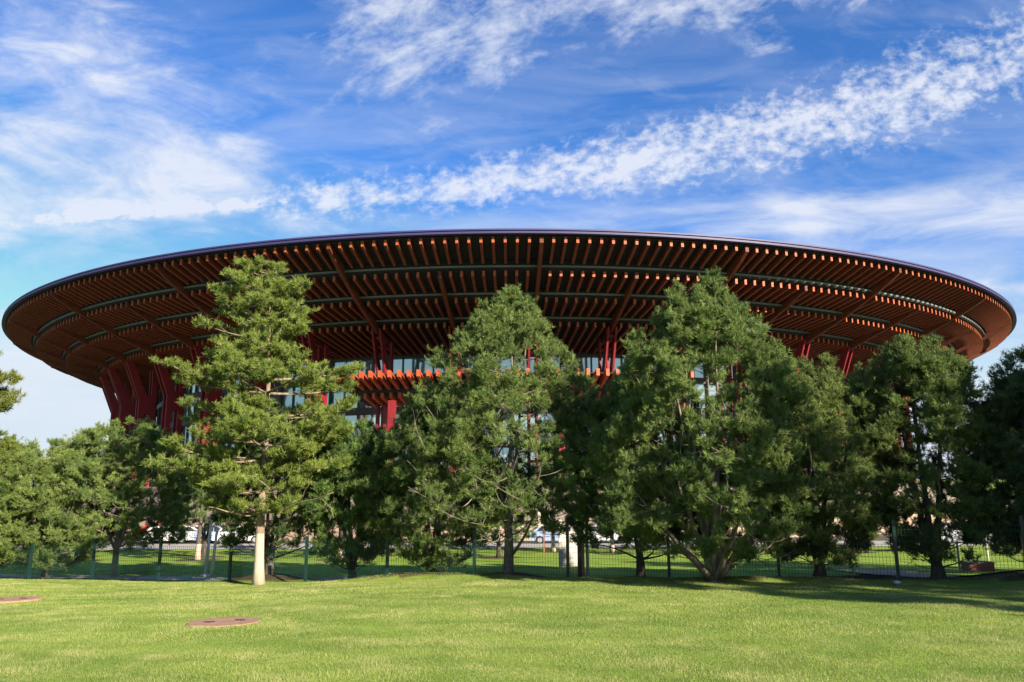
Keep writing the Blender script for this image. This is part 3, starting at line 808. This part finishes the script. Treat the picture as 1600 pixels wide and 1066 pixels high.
def conc(x, y, r_, h, name, label):
    z = gz(x, y); mb = MB(); n = 48; V = []; 
    prof = [(0, h), (r_ * .42, h), (r_ * .425, h - .012), (r_ * .44, h - .012), (r_ * .445, h), (r_ * .96, h), (r_, h - .02), (r_, -.12)]
    root = thing(name, (x, y, z), label, 'manhole cover', 'round concrete covers in the lawn')
    sl = -.05
    for i in range(n):
        a = 6.2832 * i / n
        for (q, zz) in prof: V.append((math.cos(a) * q, math.sin(a) * q, zz + sl * math.sin(a) * q))
    k = len(prof); F = []
    for i in range(n):
        for j in range(k - 1): F.append((i * k + j, ((i + 1) % n) * k + j, ((i + 1) % n) * k + j + 1, i * k + j + 1))
    newobj('slab', V, F, M['cover'], root)
    mb = MB(); mb.box((-.22, -.12, h + .010), (.18, .045, .02), .3); mb.build('lifting_slot', M['black'], root)
    mb = MB(); mb.box((.24, .12, h - .004), (.18, .045, .02), -.15)
    mb.build('lifting_slot', M['black'], root)
    return root


COVERS = [(-5.2, 14.0, .64), (-12.95, 19.95, .73)]
conc(-5.2, 14.0, .64, .018, 'manhole_cover', 'reddish round concrete cover with dark slots set in the lawn, whole in view')
conc(-12.95, 19.95, .70, .05, 'manhole_cover', 'reddish round concrete cover cut by the left edge of the picture')
blades('grass', 3600, 7.5, 12, .034, .0048)
blades('grass', 2200, 12, 18, .034, .0068)
blades('grass', 1100, 18, 30.5, .036, .010)

# ------------------------------------------------------------------ fence
fn = thing('mesh_fence', (-2.7, fence_y(-2.7), gz(-2.7, fence_y(-2.7))), 'dark green wire mesh fence on square posts running below the trees', 'fence')
fo = fn.location
TOPS = [-2.25, -2.31, -2.08, -1.97, -2.17, -1.84, -1.78, -1.46, -1.32, -1.59, -1.65, -1.10, -.96, -1.0]
posts = []
for i in range(-2, 14):
    x = -18.5 + 2.88 * i; y = 29.4 - .88 * i; zt = TOPS[min(max(i + 1, 0), 13)]; posts.append((x, y, zt))
for i, (x, y, zt) in enumerate(posts):
    zb = gz(x, y) - .2; mb = MB()
    mb.box((x - fo.x, y - fo.y, (zt + zb) / 2 - fo.z), (.085, .085, zt - zb), -.3)
    mb.box((x - fo.x, y - fo.y, zt - fo.z + .012), (.1, .1, .024), -.3)
    mb.build('post', M['fence'], fn)
    if i + 1 < len(posts):
        x2, y2, zt2 = posts[i + 1]; mb = MB(); L = math.hypot(x2 - x, y2 - y); rz = math.atan2(y2 - y, x2 - x)
        zb = min(gz(x, y), gz(x2, y2)) - .05; n = int(L / .085)
        yo = -.05; ox, oy = -math.sin(rz) * yo, math.cos(rz) * yo
        at_ = lambda k: (x + (x2 - x) * k + ox - fo.x, y + (y2 - y) * k + oy - fo.y)
        zm = min(zt, zt2) - .08
        for k in range(1, n):
            px, py = at_(k / n); mb.box((px, py, (zm + zb) / 2 - fo.z), (.0065, .0065, zm - zb), rz)
        px, py = at_(.5); nh = int((zm - zb) / .15)
        for k in range(nh + 1):
            zz = zb + (zm - zb) * k / nh; mb.box((px, py + .006, zz - fo.z), (L - .09, .007, .007), rz)
        mb.build('mesh_panel', M['wire'], fn)


# ------------------------------------------------------------------ smaller things beyond the fence
def pole(name, px, top_py, d, r_, m, label, cat, group=None, base=False, lean=0.0, bot=None):
    p = P_at(px, 860, d); zt = P_at(px, top_py, d).z; z0 = gz(p.x, d); h = zt - z0
    root = thing(name, (p.x, d, z0), label, cat, group)
    mb = MB(); mb.tube([(0, 0, -.1), (lean * .5, 0, h * .5), (lean, 0, h)], [r_, r_ * .95, r_ * .85], 12); mb.build('pole', m, root, True)
    if base: mb = MB(); mb.tube([(0, 0, 0), (0, 0, .05), (0, 0, .09)], [.19, .19, .10], 16); mb.build('base_plate', m, root)
    return root, h


po, h = pole('white_pole', 321, 806, 31.6, .062, M['white'], 'taller white pole with a round base plate on the path behind the fence', 'pole', base=True, lean=.13)
po, h = pole('white_pole', 331, 822, 31.2, .062, M['white'], 'shorter white pole without base plate beside the taller one', 'pole', lean=.12)
po, h = pole('garden_lamp', 916, 792, 25.8, .055, M['white'], 'white garden lamp post with a cream head hanging in the branches', 'lamp post')
mb = MB(); mb.tube([(0, 0, h - .03), (.03, 0, h + .12), (.2, 0, h + .2)], [.04, .04, .03], 8); mb.build('arm', M['white'], po)
mb = MB(); mb.tube([(.02, 0, h + .10), (.10, 0, h + .16), (.34, 0, h + .24), (.42, 0, h + .26)], [.05, .12, .12, .05], 12); mb.build('lamp_head', M['white'], po, True)
po, h = pole('timber_post', 903.5, 818, 25.6, .07, M['brownpost'], 'reddish brown timber post right of the white sign board', 'post')
mb = MB(); mb.box((0, 0, h + .02), (.17, .17, .05)); mb.build('cap', M['brownpost'], po)
po, h = pole('pale_post', 909, 820, 25.7, .055, M['pinkpost'], 'pale pinkish post touching the brown timber post', 'post')
mb = MB(); mb.box((0, 0, h + .02), (.13, .13, .04)); mb.build('cap', M['pinkpost'], po)
pole('marker_stake', 1139.5, 879, 23.6, .022, M['white'], 'thin short white stake on the grass right of the broad pine', 'stake')
pole('slim_pole', 1540, 838, 33, .05, M['white'], 'slim white pole beyond the right end of the fence', 'pole')
pole('slim_pole', 1494.5, 850, 27, .04, M['pinkpost'], 'grey white pole between the two right hand fence posts', 'pole')

# sign board with a pale line map
p = P_at(888, 878, 33.0); z0 = gz(p.x, 33.0); H = P_at(888, 814, 33.0).z - z0
sg = thing('sign_board', (p.x, 33.0, z0), 'tall white sign board with grey line drawing standing beyond the fence', 'sign board')
mb = MB(); mb.box((0, 0, H / 2 + .05), (.74, .05, H - .1)); mb.build('panel', M['white'], sg)
mb = MB(); mb.box((-.40, 0, H / 2), (.11, .12, H + .02)); mb.box((.395, 0, H / 2), (.06, .08, H)); mb.box((0, 0, H + .0), (.84, .1, .06)); mb.box((0, 0, .12), (.72, .09, .08)); mb.build('frame', M['white'], sg)
mb = MB(); lr = random.Random(4)
for k in range(13):
    z = .3 + k * (H - .55) / 13; a = lr.uniform(-.9, .9)
    c_, s_ = math.cos(a), math.sin(a); L = lr.uniform(.18, .46); cx = lr.uniform(-.12, .12)
    q = [(-L / 2, -.014), (L / 2, -.014), (L / 2, .014), (-L / 2, .014)]
    vs = [(cx + u * c_ - v * s_, -.029, z + u * s_ + v * c_) for u, v in q] + [(cx + u * c_ - v * s_, -.024, z + u * s_ + v * c_) for u, v in q]
    mb.add(vs, [(0, 1, 2, 3), (0, 4, 5, 1), (1, 5, 6, 2), (2, 6, 7, 3), (3, 7, 4, 0)])
mb.build('line_drawing', M['greyline'], sg)
# picture board on two legs
p = P_at(848.5, 823, 46); z0 = gz(p.x, 46); zb = p.z - z0; zt = P_at(848.5, 800, 46).z - z0
pb = thing('notice_board', (p.x, 46, z0), 'square notice board with cream frame and dark red picture beside the middle pine', 'notice board')
mb = MB(); hh = zt - zb; ww = .72
mb.box((-ww / 2 + .08, 0, zb + hh / 2), (.16, .08, hh)); mb.box((ww / 2 - .08, 0, zb + hh / 2), (.16, .08, hh)); mb.box((0, 0, zt - .06), (ww - .322, .08, .12)); mb.box((0, 0, zb + .05), (ww - .322, .08, .10)); mb.build('frame', M['white'], pb)
mb = MB(); mb.box((0, .01, zb + hh / 2), (ww - .3, .04, hh - .2)); mb.build('picture', M['signred'], pb)
mb = MB(); mb.box((0, .06, zb / 2), (.08, .04, zb)); mb.build('leg', M['brownpost'], pb)
# low brick planter at right, white pebble and dead leaf on the lawn
p = P_at(1525, 880, 27.5); z0 = gz(p.x, 27.5)
pl_ = thing('brick_planter', (p.x, 27.5, z0), 'low red brick block beyond the right end of the fence', 'planter')
mb = MB(); mb.box((0, 0, .14), (.9, .5, .28)); mb.build('wall', M['brick'], pl_)
mb = MB(); mb.box((0, 0, .30), (.96, .56, .04)); mb.build('coping', M['stonepale'], pl_)
zz = 19.9; p = P_at(1402, 938, zz)
mb = MB()
rr_ = np.random.default_rng(3); V = []; F = []
for i in range(6):
    th = math.pi * i / 5
    for j in range(8):
        a = j * math.pi / 4; q = .075 * (1 + .12 * math.sin(3 * a + i)); V.append((q * math.sin(th) * math.cos(a) * 1.2, q * math.sin(th) * math.sin(a), q * .6 * math.cos(th)))
for i in range(5):
    for j in range(8): F.append((i * 8 + j, i * 8 + (j + 1) % 8, (i + 1) * 8 + (j + 1) % 8, (i + 1) * 8 + j))
o = newobj('stone', V, F, M['pebble'], smooth=True); o.location = (p.x, zz, gz(p.x, zz) + .05); tag(o, 'small white stone lying in the shaded grass at the right', 'stone')


# ------------------------------------------------------------------ parked cars
def car(x, y, rz, body, label, grp='cars parked between the fence and the hall'):
    z0 = gz(x, y) + .03
    root = thing('parked_car', (x, y, z0), label, 'car', grp, rz)
    mb = MB(); mb.extr([(-2.2, .35), (-2.22, .75), (-2.1, .95), (-1.95, 1.0), (1.0, 1.0), (2.0, .85), (2.2, .7), (2.22, .35), (1.9, .28), (-1.9, .28)], 1.76)
    mb.extr([(-1.9, 1.0), (-1.35, 1.44), (-.9, 1.5), (.1, 1.5), (.4, 1.42), (1.05, 1.0)], 1.5); mb.build('body', body, root)
    mb = MB()
    for s in (-.755, .755): mb.extr([(-1.6, 1.03), (-1.2, 1.38), (-.25, 1.41), (-.25, 1.03)], .012, off=(0, s, 0)); mb.extr([(-.17, 1.03), (-.17, 1.41), (.2, 1.38), (.8, 1.03)], .012, off=(0, s, 0))
    mb.add([(.47, -.66, 1.40), (.47, .66, 1.40), (1.03, .7, 1.03), (1.03, -.7, 1.03)], [(0, 1, 2, 3)]); mb.add([(-1.42, -.66, 1.41), (-1.42, .66, 1.41), (-1.9, .7, 1.02), (-1.9, -.7, 1.02)], [(3, 2, 1, 0)])
    mb.build('windows', M['carglass'], root)
    for wx in (-1.35, 1.38):
        for wy in (-.84, .84):
            mb = MB(); mb.tube([(wx, wy - .1, .33), (wx, wy + .1, .33)], .33, 16); wh = mb.build('wheel', M['black'], root)
            mb = MB(); mb.tube([(wx, wy - .112, .33), (wx, wy + .112, .33)], .19, 12); mb.build('rim', M['carsilver'], wh)
    for wy in (-.62, .62):
        mb = MB(); mb.box((2.19, wy, .72), (.08, .3, .14)); mb.build('headlight', M['white'], root)
        mb = MB(); mb.box((-2.2, wy, .8), (.06, .28, .14)); mb.build('tail_light', M['carred'], root)
    return root


for px, d, rz, m_, lb in [(262, 68, .12, 'carwhite', 'white car leftmost in the row seen under the left trees'), (297, 69, 0, 'carwhite', 'white car seen behind the forked young pine'), (341, 68.5, -.1, 'carblue', 'blue car seen behind the two white poles'),
                          (373, 67.5, .2, 'carwhite', 'white car just left of the tall pine trunk'), (250, 76, .3, 'carred', 'red car behind the leftmost white car'),
                          (318, 77, 0, 'carsilver', 'silver car in the back row behind the white poles'),
                          (866, 63, .05, 'carblue', 'blue car seen left of the white sign board'), (940, 62.5, .1, 'carwhite', 'white car seen right of the white lamp post'), (985, 63.5, -.05, 'carsilver', 'silver car seen through the limbs left of the broad pine'),
                          (352, 77, .2, 'carwhite', 'white car in the back row behind the tall pine'), (905, 70, .1, 'carwhite', 'white car in the back row straight behind the white sign board'), (960, 71, 0, 'carwhite', 'white car in the back row right of the lamp post'),
                          (1495, 60, .1, 'carsilver', 'silver car seen under the dark right hand pines')]:
    p = P_at(px, 845, d); car(p.x, d, rz, M[m_], lb)
